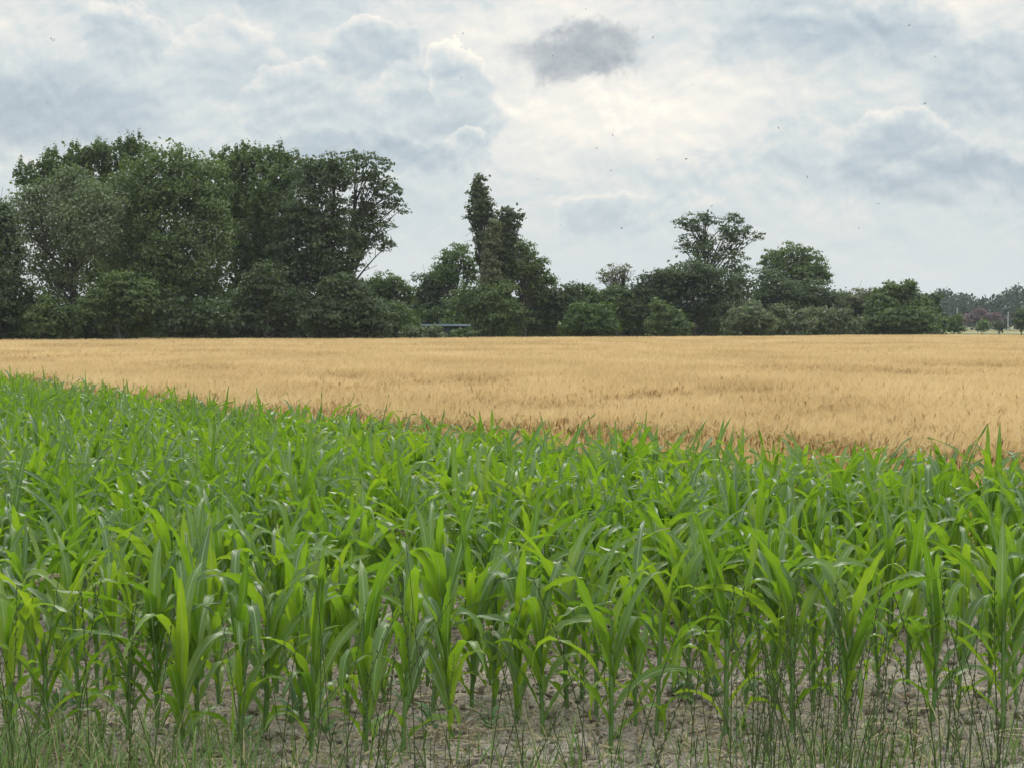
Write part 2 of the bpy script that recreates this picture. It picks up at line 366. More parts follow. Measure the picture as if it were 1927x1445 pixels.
# ------------------------------------------------------------------ maize
def leaf_quads(rs, az, z0, L, W, phi0, bend, power, fold, twist, side, nseg=13, kink=None, ripple=.006):
    t = np.linspace(0, 1, nseg + 1); th = phi0 + bend * t ** power
    if kink is not None: th = th + kink[1] / (1 + np.exp(-(t - kink[0]) * 26))
    th = np.minimum(th, math.radians(172)); ds = L / nseg; thm = (th[1:] + th[:-1]) / 2
    r = np.concatenate([[0], np.cumsum(np.sin(thm) * ds)]) + .008; z = np.concatenate([[0], np.cumsum(np.cos(thm) * ds)]) + z0
    azs = az + side * t ** 1.5
    rad = np.stack([np.cos(azs), np.sin(azs), 0 * t], 1); P = np.zeros((nseg + 1, 3))
    P[0] = [r[0] * math.cos(az), r[0] * math.sin(az), z0]
    for i in range(1, nseg + 1): P[i] = P[i - 1] + rad[i] * (r[i] - r[i - 1]) + np.array([0, 0, z[i] - z[i - 1]])
    T = rad * np.sin(th)[:, None] + np.array([0, 0, 1.]) * np.cos(th)[:, None]
    N = -rad * np.cos(th)[:, None] + np.array([0, 0, 1.]) * np.sin(th)[:, None]      # upper side
    S = np.cross(T, N); tw = twist * t
    S2 = S * np.cos(tw)[:, None] + N * np.sin(tw)[:, None]; N2 = N * np.cos(tw)[:, None] - S * np.sin(tw)[:, None]
    w = .5 * W * (.42 + .58 * np.clip(t / .32, 0, 1) ** .8) * np.clip(1 - t ** 2.6, 0, 1) ** .85 + .0006
    s = np.array([-1, -.55, 0, .55, 1]); fo = fold * (1 - .6 * t)
    ph = rs.rand() * 6; fr = 14 + rs.rand() * 12
    V = P[:, None] + S2[:, None] * (s[None, :, None] * w[:, None, None] * np.cos(fo)[:, None, None])
    lift = np.abs(s)[None] * w[:, None] * np.sin(fo)[:, None]
    lift = lift + (np.abs(s) > .9)[None] * ripple * np.sin(fr * t + ph * 1.0)[:, None] * np.sign(s)[None] * np.clip(t * 4, 0, 1)[:, None] + (np.abs(s) > .9)[None] * ripple * .6 * np.sin(fr * 1.7 * t + ph)[:, None]
    V = (V + N2[:, None] * lift[:, :, None]).reshape(-1, 3)
    U = np.stack([np.tile((s + 1) / 2, nseg + 1), np.repeat(t, 5)], 1)
    i = np.arange(nseg)[:, None] * 5 + np.arange(4)[None]
    Q = np.stack([i, i + 1, i + 6, i + 5], -1).reshape(-1, 4)
    return V, Q, U

def maize_spec(seed, small=1.0):
    rs = np.random.RandomState(seed); n = rs.randint(9, 12); plane = rs.rand() * math.pi; out = []
    top = .44 + .06 * rs.rand()
    for k in range(n):
        q = k / (n - 1); az = plane + (k % 2) * math.pi + rs.randn() * .30 + k * .10
        z0 = .05 + (top - .05) * q ** .9
        L = (.25 + .36 * math.sin(math.pi * min(1, q * .62 + .10)) ** 1.1) * (1 + .10 * rs.randn())
        if q > .85: L *= .84
        W = (.027 + .034 * math.sin(math.pi * min(.62, .14 + q * .55))) * (1 + .08 * rs.randn())
        phi0 = math.radians(32 - 24 * q + 5 * rs.randn()); phi0 = max(phi0, math.radians(3))
        bend = math.radians((84 - 40 * q) * (1 + .50 * rs.randn()) + 10)
        kink = None
        if rs.rand() < .45: kink = (.42 + .42 * rs.rand(), math.radians(30 + 80 * rs.rand()))
        out.append(dict(az=az, z0=z0, L=L * small, W=W, phi0=phi0, bend=bend, power=1.3 + rs.rand() * .9, fold=math.radians(38 * (1 - .3 * q)),
                        twist=rs.randn() * .55, side=rs.randn() * .35, kink=kink, ripple=.004 + .006 * rs.rand(), r=min(1, rs.rand() * .9 + (.25 if q < .25 else 0))))
    return rs, out, top

def stalk_mb(mb, rs, top):
    zs = np.linspace(-.02, top + .10, 13); lean = rs.randn(2) * .012
    pts = np.stack([lean[0] * zs + .002 * np.sin(zs * 30), lean[1] * zs, zs], 1)
    rad = np.interp(zs, [0, .06, top, top + .1], [.0095, .0105, .0105, .005]) * (1 + .10 * (np.sin(zs * 55) > .75))
    mb.tube(pts, rad, 7)

PLANTS = []
NPROTO = 26
for s in range(NPROTO):
    rs, spec, top = maize_spec(100 + s)
    mb = MB(); stalk_mb(mb, rs, top); st = mb.mesh('stalk', M['stalk'])
    leaves = []
    for d in spec:
        b = MB(); r_ = d.pop('r'); V, Q, U = leaf_quads(rs, **d); b.add(V, Q, U, r_); leaves.append(b.mesh('leaf', M['maize'])); d['r'] = r_
    PLANTS.append((st, leaves, spec, rs, top))

EDGE = [(-30, 95), (-20, 68), (-14, 52), (-10.2, 41.2), (-5.5, 30.1), (-3.1, 25.1), (-1.5, 22.6), (0, 19.9), (1.05, 18.5), (2.3, 17.3), (3.8, 15.9), (6, 13.8), (10, 11), (20, 4)]
EX = np.array([e[0] for e in EDGE], float); EY = np.array([e[1] for e in EDGE], float)
def edge_y(x): return np.interp(x, EX, EY)

# the front plants stand where the photograph shows their feet
FRONT = [(62, 1340), (118, 1355), (183, 1325), (240, 1408), (297, 1405), (372, 1385), (452, 1425), (520, 1335), (568, 1375), (622, 1340), (690, 1432), (757, 1434), (815, 1362), (888, 1350), (972, 1370),
         (1022, 1385), (1066, 1355), (1122, 1368), (1196, 1392), (1268, 1318), (1330, 1330), (1402, 1345), (1455, 1352), (1530, 1360), (1590, 1400), (1655, 1308), (1708, 1312), (1803, 1347), (1862, 1330), (1912, 1345)]
def ordinal(k):
    lo = ['', 'first', 'second', 'third', 'fourth', 'fifth', 'sixth', 'seventh', 'eighth', 'ninth', 'tenth', 'eleventh', 'twelfth', 'thirteenth', 'fourteenth', 'fifteenth', 'sixteenth', 'seventeenth', 'eighteenth', 'nineteenth']
    if k < 20: return lo[k]
    t, u = divmod(k, 10); T_ = {2: 'twent', 3: 'thirt', 4: 'fort', 5: 'fift', 6: 'sixt', 7: 'sevent', 8: 'eight', 9: 'ninet'}
    if k >= 100: return 'hundred-and-' + ordinal(k - 100) if k > 100 else 'hundredth'
    return T_[t] + 'ieth' if u == 0 else T_[t] + 'y-' + lo[u]
FRONT = sorted(FRONT + [(20, 1415), (90, 1432), (150, 1400), (212, 1352), (340, 1428), (412, 1345), (500, 1408), (585, 1432), (655, 1350), (724, 1345), (852, 1412), (930, 1338), (1094, 1335), (1150, 1425), (1236, 1405), (1300, 1338), (1366, 1400), (1490, 1395), (1560, 1330), (1755, 1395), (1888, 1400)])
spots = []
for (px, py) in FRONT:
    g = ground(px, py, .03); spots.append((g.x, g.y, True, 0))
rdir = np.array([1, .23]); rdir /= np.linalg.norm(rdir); rn = np.array([-rdir[1], rdir[0]])
o0 = np.array([0, 9.62]); rng = np.random.RandomState(5)
for r in range(1, 80):
    for c in np.arange(-60, 60, .150):
        p = o0 + rn * (r * .60 + rng.randn() * .035) + rdir * (c + rng.randn() * .022)
        if rng.rand() < .05: continue
        if p[1] < 13.5 and vnoise(np.array(p[0] + 50), np.array(p[1]), 1.9, 8) > .66: continue
        x, y = p
        if y > edge_y(x) - .15: continue
        if abs(x) > .247 * y + .7 or y < 9.4: continue
        if r == 1 and rng.rand() < .45: continue
        if any(f[2] and (f[0] - x) ** 2 + (f[1] - y) ** 2 < .14 ** 2 for f in spots[:len(FRONT)]): continue
        spots.append((x, y, False, r))
order = spots[:len(FRONT)] + sorted([s for s in spots if not s[2]], key=lambda s: s[1])
NIND = 300
used = 0
rowlab = {}
RN = {k: ordinal(k + 1) for k in range(1, 14)}
for rr_ in RN:
    ids = sorted([i for i, q in enumerate(order[:NIND]) if q[3] == rr_], key=lambda i: order[i][0] / order[i][1])
    for k, i in enumerate(ids): rowlab[i] = f"{ordinal(k + 1)} maize plant from the left in the {RN[rr_]} row from the front"
for i, (x, y, fr, row) in enumerate(order[:NIND]):
    k = (i * 7 + 3) % NPROTO; st, lv, spec, rs, top = PLANTS[k]
    if fr:
        px = FRONT[i][0]
        lab = f"{ordinal(i + 1)} maize plant from the left in the front row at the bare soil edge" if i else "leftmost maize plant of the front row at the bare soil edge"
        if i == len(FRONT) - 1: lab = "rightmost maize plant of the front row at the bare soil edge"
        grp = 'front row of the maize field'
    else:
        lab = rowlab.get(i, 'green maize plant in the dense middle rows, %s part of the picture' % ('left' if x / y < -.08 else 'right' if x / y > .08 else 'centre')); grp = 'maize plants behind the front row'
    sc_ = (.95 if fr else .90 + .10 * min(1, max(0, (y - 10) / 5))) * (.97 + .12 * rng.rand())
    if fr: sc_ *= [.98, 1.0, .95][i % 3]
    e = empty('maize_plant', (x, y, float(soil_z(np.array(x), np.array(y))) if abs(x) < 5 and y < 17 else .02), lab, 'maize plant', grp, rng.rand() * 6.283)
    e.rotation_euler = (rng.randn() * .035, rng.randn() * .035, rng.rand() * 6.283)
    e.scale = (sc_, sc_, sc_)
    for nm, me in [('stalk', st)] + [('leaf', l) for l in lv]:
        o = bpy.data.objects.new(nm, me); SC.collection.objects.link(o); o.parent = e
print('maize total', len(order))
# the rest of the field, beyond the three hundred nearest
mbl = MB(); mbs = MB()
for i, (x, y, fr, row) in enumerate(order[NIND:]):
    st, lv, spec, rs, top = PLANTS[rng.randint(NPROTO)]
    a = rng.rand() * 6.283; sc_ = .97 + .13 * rng.rand(); ns = 10 if y < 24 else 7
    R = np.array([[math.cos(a), -math.sin(a), 0], [math.sin(a), math.cos(a), 0], [0, 0, 1]]) * sc_
    for d in spec:
        if d['z0'] < .12 and y > 16: continue
        dd = dict(d); r_ = dd.pop('r'); dd['nseg'] = ns; V, Q, U = leaf_quads(rng, **dd)
        mbl.add(V @ R.T + np.array([x, y, .02]), Q, U, (r_ + rng.rand()) / 2)
    zs = np.array([0, .25, .5]); mbs.tube(np.stack([x + 0 * zs, y + 0 * zs, zs * sc_], 1), [.012, .012, .006], 4)
me = mbl.mesh('maize_crop', M['maize']); mo = link('maize_crop', me)
tag(mo, 'green maize leaves filling the far part of the field up to the golden barley', 'maize', kind='stuff')
so2 = link('stalks', mbs.mesh('stalks', M['stalk']), mo); so2['kind'] = 'stuff'

# ------------------------------------------------------------------ barley
def barley_patch(seed, n, wide=1.0, fat=1.0, size=1.0):
    rs = np.random.RandomState(seed); mb = MB()
    for _ in range(n):
        x, y = (rs.rand(2) - .5) * size; h = .80 + .045 * rs.randn(); lean = rs.randn() * .12 + .06; la = rs.rand() * 6.28 if rs.rand() < .5 else rs.randn() * .9; rr = rs.choice([rs.beta(2, 3), rs.rand() * .15, .8 + .2 * rs.rand()], p=[.5, .27, .23])
        d = np.array([math.cos(la), math.sin(la)]); wv = np.array([math.cos(rs.rand() * 3.14), math.sin(rs.rand() * 3.14), 0]); wv = np.array([1, .25 * rs.randn(), 0]); wv /= np.linalg.norm(wv)
        # stem ribbon
        zs = np.array([0, .45 * h, h - .06]); off = lean * (zs / h) ** 2 * .5
        P = np.stack([x + d[0] * off, y + d[1] * off, zs], 1); w = .0017 * fat
        V = np.concatenate([P - wv * w, P + wv * w]); mb.add(V, [(0, 3, 4, 1), (1, 4, 5, 2)], None, min(1, rr * .25 + .72))
        # dried leaf
        if rs.rand() < .5:
            z1 = h * (.35 + .4 * rs.rand()); a2 = rs.rand() * 6.28; dv = np.array([math.cos(a2), math.sin(a2), 0]); b0 = np.array([x, y, z1])
            P2 = np.array([b0, b0 + dv * .06 + [0, 0, .05], b0 + dv * .13 - [0, 0, .02]]); sw = np.array([-dv[1], dv[0], 0]) * .004 * fat
            mb.add(np.concatenate([P2 - sw, P2 + sw * np.array([1, 1, 1])]), [(0, 3, 4, 1), (1, 4, 5, 2)], None, .3 + .4 * rs.rand())
        # ear: nods over, with awns
        nod = rs.beta(1.6, 2.0) * 2.2; base = P[-1]; k = 5; ang = np.linspace(.15, nod, k)
        pts = [base]
        for a in ang[:-1]: pts.append(pts[-1] + .021 * np.array([d[0] * math.sin(a), d[1] * math.sin(a), math.cos(a)]))
        pts = np.array(pts); wr = np.array([.0035, .0062, .0066, .0056, .002]) * fat
        side = np.array([-d[1], d[0], 0]); T = np.gradient(pts, axis=0); T /= np.linalg.norm(T, axis=1)[:, None]; nn = np.cross(T, side)
        ring = [side, nn, -side, -nn]; V = np.concatenate([pts + r * wr[:, None] * (1 if j % 2 == 0 else .6) for j, r in enumerate(ring)])
        Q = [(j * k + i, ((j + 1) % 4) * k + i, ((j + 1) % 4) * k + i + 1, j * k + i + 1) for j in range(4) for i in range(k - 1)]
        mb.add(V, Q, None, rr)
        for q in range(6):
            i = rs.randint(1, k); b = pts[i]; dr = T[i] + side * rs.randn() * .30 + nn[i] * rs.randn() * .25; dr /= np.linalg.norm(dr); e = b + dr * (.09 + .04 * rs.rand()); e2 = b + dr * .05
            sw = np.cross(dr, np.array([0, 1, 0])); sw /= np.linalg.norm(sw) + 1e-6; sw = sw * .0008 * fat
            mb.add([b - sw, b + sw, e + sw * .3, e - sw * .3], [(0, 1, 2, 3)], None, min(1, rr * .5 + .5))
    return mb.mesh('barley_patch', M['barley'])
lib = bpy.data.collections.new('barley_library')
NB = 6
for i in range(NB): lib.objects.link(bpy.data.objects.new(f'patch{i}', barley_patch(500 + i, 230, fat=1.5)))
for i in range(NB): lib.objects.link(bpy.data.objects.new(f'qfar{i}', barley_patch(600 + i, 120, fat=2.9)))
FARX = np.array([-600, 0, 480, 880, 1280, 1600, 1927, 2400.]); FARYP = np.array([643, 642, 641, 638.6, 635.6, 633, 628.6, 627.])
def far_edge(x, y):          # depth of the far side of the barley along this line of sight
    px = CX + x / y * F; return F * (H - .85) / (np.interp(px, FARX, FARYP) - HOR)
pts = []
rb = np.random.RandomState(9)
TL = []   # tramlines: pairs of wheelings, given by ground points
def tram(p, q): TL.append((np.array(p), np.array(q)))
a_, b_ = ground(880, 752, .8), ground(1500, 742, .8); tram((a_.x, a_.y), (b_.x, b_.y))
y = 11.0
while y < 170:
    st = .80 if y < 60 else .88
    half = .262 * y + 1.5
    for x in np.arange(-half, half, st):
        xx = x + (rb.rand() - .5) * .7; yy = y + (rb.rand() - .5) * .9
        if yy < edge_y(xx) + .55 or yy > far_edge(xx, yy): continue
        if yy < edge_y(xx) + 1.3 and rb.rand() < .35: continue
        pts.append((xx, yy))
    y += st
pts = np.array(pts); print('barley patches', len(pts))
# wheel marks: crop pressed lower in broad soft streaks that run across the field
def streak(x, y):
    h = np.zeros_like(x)
    px = CX + x / y * F; py = HOR + (H - .82) * F / y
    for (x0, y0, x1, y1, wd, dep) in BANDS:
        t = np.clip((px - x0) / (x1 - x0), 0, 1); yc = y0 + (y1 - y0) * t; end = np.clip(np.minimum(px - x0, x1 - px) / 60 + 1, 0, 1)
        h += 1.25 * dep * end * np.exp(-((py - yc) / wd) ** 2)
    return h
BANDS = [(1130, 756, 1440, 738, 6, .40), (1400, 697, 1800, 708, 4.5, .32), (1700, 690, 1960, 694, 4, .25), (-50, 676, 700, 716, 7, .13), (700, 716, 900, 724, 7, .15), (1500, 780, 1800, 775, 8, .12), (620, 738, 920, 748, 9, .20), (880, 765, 1150, 772, 6, .15), (-50, 655, 1900, 648, 3, .10), (300, 668, 1500, 662, 3, .09)]
me = bpy.data.meshes.new('barley_field'); me.from_pydata([(a, b, .01) for a, b in pts], [], [])
n_ = len(pts)
def fattr(nm, v, typ='FLOAT', key='value'):
    at_ = me.attributes.new(nm, typ, 'POINT'); at_.data.foreach_set(key, np.asarray(v).ravel())
hs = 1.0 + (vnoise(pts[:, 0], pts[:, 1], .12, 4) - .5) * .09 + (vnoise(pts[:, 0], pts[:, 1], .5, 5) - .5) * .07 - streak(pts[:, 0], pts[:, 1])
fattr('hs', hs.astype(np.float32)); fattr('rot', (rb.randn(n_) * .5).astype(np.float32))
fattr('pick', np.where(pts[:, 1] < 62, rb.randint(0, NB, n_), NB + rb.randint(0, NB, n_)).astype(np.int32), 'INT')
bf = link('barley_field', me); tag(bf, 'ripe golden barley with bearded nodding ears filling the field behind the maize', 'barley', kind='stuff')
ng = bpy.data.node_groups.new('scatter', 'GeometryNodeTree')
ng.interface.new_socket('Geometry', in_out='INPUT', socket_type='NodeSocketGeometry'); ng.interface.new_socket('Geometry', in_out='OUTPUT', socket_type='NodeSocketGeometry')
N = ng.nodes; Lk = ng.links.new
gi = N.new('NodeGroupInput'); go = N.new('NodeGroupOutput'); iop = N.new('GeometryNodeInstanceOnPoints'); ci = N.new('GeometryNodeCollectionInfo')
ci.inputs['Collection'].default_value = lib; ci.inputs['Separate Children'].default_value = True; ci.inputs['Reset Children'].default_value = True
def named(nm, typ):
    a = N.new('GeometryNodeInputNamedAttribute'); a.data_type = typ; a.inputs['Name'].default_value = nm; return a.outputs['Attribute']
cr = N.new('ShaderNodeCombineXYZ'); cs = N.new('ShaderNodeCombineXYZ'); Lk(named('rot', 'FLOAT'), cr.inputs[2])
cs.inputs[0].default_value = 1; cs.inputs[1].default_value = 1; Lk(named('hs', 'FLOAT'), cs.inputs[2])
m2p = N.new('GeometryNodeMeshToPoints'); Lk(gi.outputs[0], m2p.inputs['Mesh'])
Lk(m2p.outputs[0], iop.inputs['Points']); Lk(ci.outputs[0], iop.inputs['Instance']); iop.inputs['Pick Instance'].default_value = True
Lk(named('pick', 'INT'), iop.inputs['Instance Index']); Lk(cr.outputs[0], iop.inputs['Rotation']); Lk(cs.outputs[0], iop.inputs['Scale'])
Lk(iop.outputs[0], go.inputs[0])
md = bf.modifiers.new('scatter', 'NODES'); md.node_group = ng

# ------------------------------------------------------------------ trees
def rhombs(C, Nn, size, rs, asp=.62):
    n = len(C); r = rs.randn(n, 3); A = np.cross(Nn, r); A /= np.linalg.norm(A, axis=1)[:, None] + 1e-9; B = np.cross(Nn, A)
    s = np.asarray(size).reshape(-1, 1) * .5; b = .22 * s
    V = np.stack([C - A * s, C - B * s * asp + Nn * b, C + A * s, C + B * s * asp + Nn * b], 1).reshape(-1, 3)
    return V, np.arange(n * 4).reshape(-1, 4)

def tree(name, label, cat, group, bx, Y, lobes, mat, leaf=.18, dens=1.0, cl=.75, airy=0., trunk=.22, bark='bark', droop=0., seed=1, spiky=0, limbs=14):
    rs = np.random.RandomState(seed); m = Y / F; base = at(bx, HOR, Y); base.z = 0
    root = empty(name, (base.x, base.y, 0), label, cat, group)
    C0 = []; inner = []; L3 = []
    if cat == 'bush' and len(lobes) > 1 and not 137.5 < Y < 141.5:      # ragged outline: shoots and side growth
        for _ in range(5):
            q = lobes[rs.randint(len(lobes))]; a = rs.uniform(.3, 2.84); f = rs.uniform(.22, .42)
            lobes = lobes + [(q[0] + math.cos(a) * q[2] * 1.05, q[1] - math.sin(a) * q[3] * .95, q[2] * f, q[3] * f * 1.1)]
    for (x, y, rx, ry) in lobes:
        c = at(x, y, Y); c = np.array([c.x - base.x, rs.randn() * rx * m * .45, c.z]); R = np.array([rx * m, (rx + ry) * .5 * m * .85, ry * m]); L3.append((c, R))
    for c, R in L3:
        area = 4 * math.pi * ((R[0] * R[2]) ** 1.6 / 3 + (R[0] * R[1]) ** 1.6 / 3 + (R[1] * R[2]) ** 1.6 / 3) ** (1 / 1.6)
        n = max(5, int(area / (cl * cl) * .72 * dens))
        d = rs.randn(n, 3); d /= np.linalg.norm(d, axis=1)[:, None]; rr = np.minimum((.52 + .46 * rs.rand(n) ** .6)[:, None] * (1 + .10 * rs.randn(n, 1)), 1.06)
        C0.append(c + d * R * rr)
        k = int(n * (1.0 - airy)); d = rs.randn(k, 3); d /= np.linalg.norm(d, axis=1)[:, None]; inner.append(c + d * R * (.80 * rs.rand(k, 1) ** .4))
    C0 = np.concatenate(C0); C0 = C0[C0[:, 2] > .15]
    # leaves per cluster
    Cs = []; Ns = []; Sz = []; Rn = []
    for c in C0:
        r = cl * (.55 + .55 * rs.rand()); k = int(50 * (r / cl) ** 2 * (1 - .45 * airy) * (.24 / leaf) ** 1.5 * (cl / .75) ** 1.7) + 6
        d = rs.randn(k, 3); d /= np.linalg.norm(d, axis=1)[:, None]; d[:, 2] = np.where(d[:, 2] < -.3, -d[:, 2] * .5, d[:, 2])
        q = (.35 + .75 * rs.rand(k, 1) ** .7); p = c + d * r * q * np.array([1, 1, .62])
        if droop: p[:, 2] -= droop * rs.rand(k) * r * 1.6
        if spiky: p = c + d * np.array([.35, .35, 1.3]) * r * q
        nn = d * .9 + rs.randn(k, 3) * .38 + np.array([0, 0, .35]); nn /= np.linalg.norm(nn, axis=1)[:, None]
        Cs.append(p); Ns.append(nn); Sz.append(leaf * (.6 + .8 * rs.rand(k))); Rn.append(np.clip(rs.rand() * .6 + rs.rand(k) * .4, 0, 1))
    if sum(len(i) for i in inner):
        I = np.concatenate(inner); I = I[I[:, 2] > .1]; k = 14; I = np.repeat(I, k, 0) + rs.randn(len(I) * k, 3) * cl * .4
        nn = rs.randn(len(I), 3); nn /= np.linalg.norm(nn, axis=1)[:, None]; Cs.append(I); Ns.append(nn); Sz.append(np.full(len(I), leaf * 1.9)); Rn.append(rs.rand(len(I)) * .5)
    Cs = np.concatenate(Cs); Ns = np.concatenate(Ns); Sz = np.concatenate(Sz); Rn = np.concatenate(Rn); k = Cs[:, 2] > .03
    V, Q = rhombs(Cs[k], Ns[k], Sz[k], rs)
    # trunk and limbs
    tb = MB(); zmax = max(c[2] + R[2] * .5 for c, R in L3); top = max(L3, key=lambda q: q[0][2])
    tp = np.array([[0, 0, -.1], [top[0][0] * .15, 0, zmax * .25], [top[0][0] * .5, top[0][1] * .5, zmax * .55], [top[0][0], top[0][1], top[0][2] + top[1][2] * .3]])
    tt = np.linspace(0, 3, 13); tp = np.stack([np.interp(tt, range(4), tp[:, j]) for j in range(3)], 1) + rs.randn(13, 3) * [trunk * .3, trunk * .3, 0]
    tb.tube(tp, np.linspace(trunk, trunk * .15, 13), 7)
    tg = list(rs.permutation(len(C0))[:limbs]) ; tgt = [C0[i] for i in tg] + [c for c, R in L3]
    for g in tgt:
        zs = g[2] * (.50 + .32 * rs.rand()); i = int(np.argmin(abs(tp[:, 2] - zs))); s0 = tp[i]; mid = (s0 + g) / 2 + np.array([0, 0, .12 * np.linalg.norm(g - s0)]) + rs.randn(3) * .12
        w = np.array([(1 - u) ** 2 * s0 + 2 * u * (1 - u) * mid + u * u * g for u in np.linspace(0, 1, 7)]); r0 = trunk * (.42 - .3 * i / 13)
        tb.tube(w, np.linspace(r0, .018, 7), 5)
        for _ in range(2 + int(3 * airy)):
            j = rs.randint(2, 6); e = w[j] + rs.randn(3) * cl * 1.0 + [0, 0, cl * .5]; tb.tube([w[j], (w[j] + e) / 2 + rs.randn(3) * .08, e], [r0 * .3, r0 * .2, .012], 4)
    link('trunk', tb.mesh('trunk', M[bark]), root)
    link('crown', mesh_np('crown', V, Q, M[mat], rnd=np.repeat(Rn[k], 4), smooth=False), root)
    return root

G1 = 'trees of the tall wood at the left field edge'; G2 = 'trees of the middle group'; G3 = 'trees of the right group'; G4 = 'shrubs along the field edge'
T = tree
T('alder_tree', 'very dark tree cut off by the left border of the wood', 'tree', G1, -25, 126, [(-25, 450, 55, 60), (12, 480, 38, 60), (0, 420, 24, 42), (-30, 540, 75, 80), (15, 560, 55, 70), (-20, 600, 90, 45)], 'dark', seed=11, dens=1.3)
T('willow_tree', 'pale grey-green willow with dark forked limbs near the left border', 'tree', G1, 132, 131, [(95, 395, 62, 66), (55, 400, 38, 62), (140, 345, 45, 42), (165, 430, 62, 70), (100, 480, 66, 55), (195, 390, 42, 50), (120, 550, 60, 55)], 'willow', leaf=.17, seed=12, dens=1.05, airy=.45, trunk=.30, droop=.6, limbs=26)
T('poplar_tree', 'broad poplar with ragged leafy top behind the pale willow', 'tree', G1, 190, 142, [(60, 335, 32, 32), (100, 315, 34, 32), (150, 300, 36, 32), (205, 290, 40, 34), (250, 284, 34, 30), (140, 360, 70, 60), (220, 370, 70, 80), (190, 480, 90, 90)], 'mid', seed=13, airy=.25, cl=.62, spiky=1)
T('lime_tree', 'tallest leafy green tree with hanging boughs in the left wood', 'tree', G1, 320, 133, [(325, 305, 62, 44), (270, 345, 62, 60), (385, 345, 52, 55), (330, 390, 80, 70), (405, 430, 38, 80), (255, 450, 60, 80), (345, 490, 80, 75), (390, 560, 50, 70), (300, 580, 80, 60), (330, 530, 70, 60), (240, 520, 50, 50)], 'mid', seed=14, dens=1.0, cl=.85, droop=.45, trunk=.35)
T('poplar_tree', 'poplar with upright spiky shoots along its top in the left wood', 'tree', G1, 480, 140, [(425, 315, 34, 34), (470, 305, 36, 32), (515, 308, 34, 30), (550, 322, 30, 32), (450, 380, 60, 70), (520, 390, 60, 80), (480, 480, 80, 90), (500, 580, 80, 70)], 'mid', seed=15, dens=1.1, spiky=1, cl=.62)
T('maple_tree', 'dark dense tree hanging over the barley right of the poplars', 'tree', G1, 600, 135, [(590, 335, 42, 42), (635, 330, 38, 40), (600, 410, 62, 70), (560, 470, 60, 80), (630, 480, 55, 70), (590, 560, 80, 80), (650, 575, 52, 60)], 'dark', seed=16, dens=1.15, cl=.85, trunk=.35)
T('poplar_tree', 'open airy tree leaning right at the end of the left wood', 'tree', G1, 648, 136, [(672, 318, 40, 32), (712, 325, 32, 36), (735, 365, 20, 28), (757, 392, 10, 14), (695, 385, 40, 38), (735, 425, 12, 12), (708, 445, 32, 24), (728, 465, 16, 12), (675, 430, 30, 45), (685, 470, 22, 18)], 'dark', leaf=.19, seed=17, dens=.88, airy=.88, cl=.50, trunk=.26, limbs=26)
T('hazel_tree', 'mid-green low tree below the tall trees, left centre of wood', 'tree', G1, 500, 127, [(470, 580, 55, 55), (530, 590, 50, 50), (500, 540, 45, 40)], 'dark', seed=18)
T('hazel_bush', 'rounded mid-green bush under the willow at barley edge', 'bush', G4, 95, 124, [(95, 600, 42, 36), (70, 612, 30, 28), (120, 616, 25, 22)], 'mid', seed=19, leaf=.16, cl=.55)
T('elder_bush', 'large spreading green bush under the tallest left tree', 'bush', G4, 225, 125, [(225, 540, 52, 34), (195, 575, 48, 38), (265, 575, 38, 34), (230, 605, 65, 32)], 'mid', seed=20, leaf=.16, cl=.55)
T('hawthorn_bush', 'dark bush at the foot of the wood under the tallest tree', 'bush', G4, 360, 126, [(345, 600, 60, 38), (410, 605, 45, 34)], 'dark', seed=21, cl=.6)
T('hawthorn_bush', 'dark bush at the foot of the wood under the dark maple', 'bush', G4, 630, 127, [(620, 600, 60, 38), (690, 602, 48, 40), (655, 570, 50, 40)], 'dark', seed=22, cl=.6)
T('hazel_tree', 'small leafy tree just right of the tall wood', 'tree', G2, 715, 150, [(715, 545, 32, 30), (690, 560, 28, 34), (745, 540, 22, 20), (725, 585, 48, 45), (765, 560, 14, 24)], 'mid', seed=23, leaf=.17, cl=.6)
T('hazel_bush', 'soft green bush left of the low shed', 'bush', G4, 745, 141, [(745, 602, 34, 34), (770, 615, 22, 22)], 'mid', seed=24, leaf=.16, cl=.5)
T('willow_bush', 'low pale grey-green bush in front of the low shed', 'bush', G4, 792, 138, [(780, 629, 32, 13), (815, 629, 24, 12)], 'willow', seed=25, leaf=.16, cl=.4, trunk=.08)
T('willow_bush', 'small dull bush at the right end of the low shed', 'bush', G4, 872, 139, [(876, 629, 26, 12)], 'mid', seed=26, leaf=.16, cl=.4, trunk=.08)
T('oak_tree', 'dark tree behind the low shed roof', 'tree', G2, 815, 158, [(805, 545, 28, 28), (830, 530, 28, 26), (790, 585, 28, 40), (825, 580, 45, 44)], 'dark', seed=27, dens=1.2)
T('robinia_tree', 'round airy crown left of the tall column tree', 'tree', G2, 862, 155, [(860, 487, 36, 28), (833, 503, 20, 20), (885, 510, 18, 28), (845, 520, 30, 20)], 'fresh', seed=28, leaf=.16, dens=.95, airy=.65, cl=.5, limbs=24)
T('poplar_tree', 'slender column-shaped tree, highest of the middle group', 'tree', G2, 912, 152, [(900, 347, 13, 18), (903, 372, 20, 24), (900, 402, 22, 24), (912, 395, 19, 22), (895, 424, 15, 14), (905, 448, 12, 18), (908, 480, 14, 24)], 'dark', seed=29, leaf=.17, dens=.95, airy=.45, cl=.45, trunk=.2, spiky=0, limbs=30)
T('poplar_tree', 'ivy-clad broken tree just right of the column-shaped tree', 'tree', G2, 945, 151, [(955, 408, 18, 16), (932, 425, 16, 20), (922, 450, 16, 26), (940, 425, 14, 18), (975, 410, 8, 8), (955, 445, 22, 30), (935, 470, 22, 34), (950, 500, 30, 40)], 'dark', seed=30, leaf=.17, dens=1.1, airy=.2, cl=.5, trunk=.28)
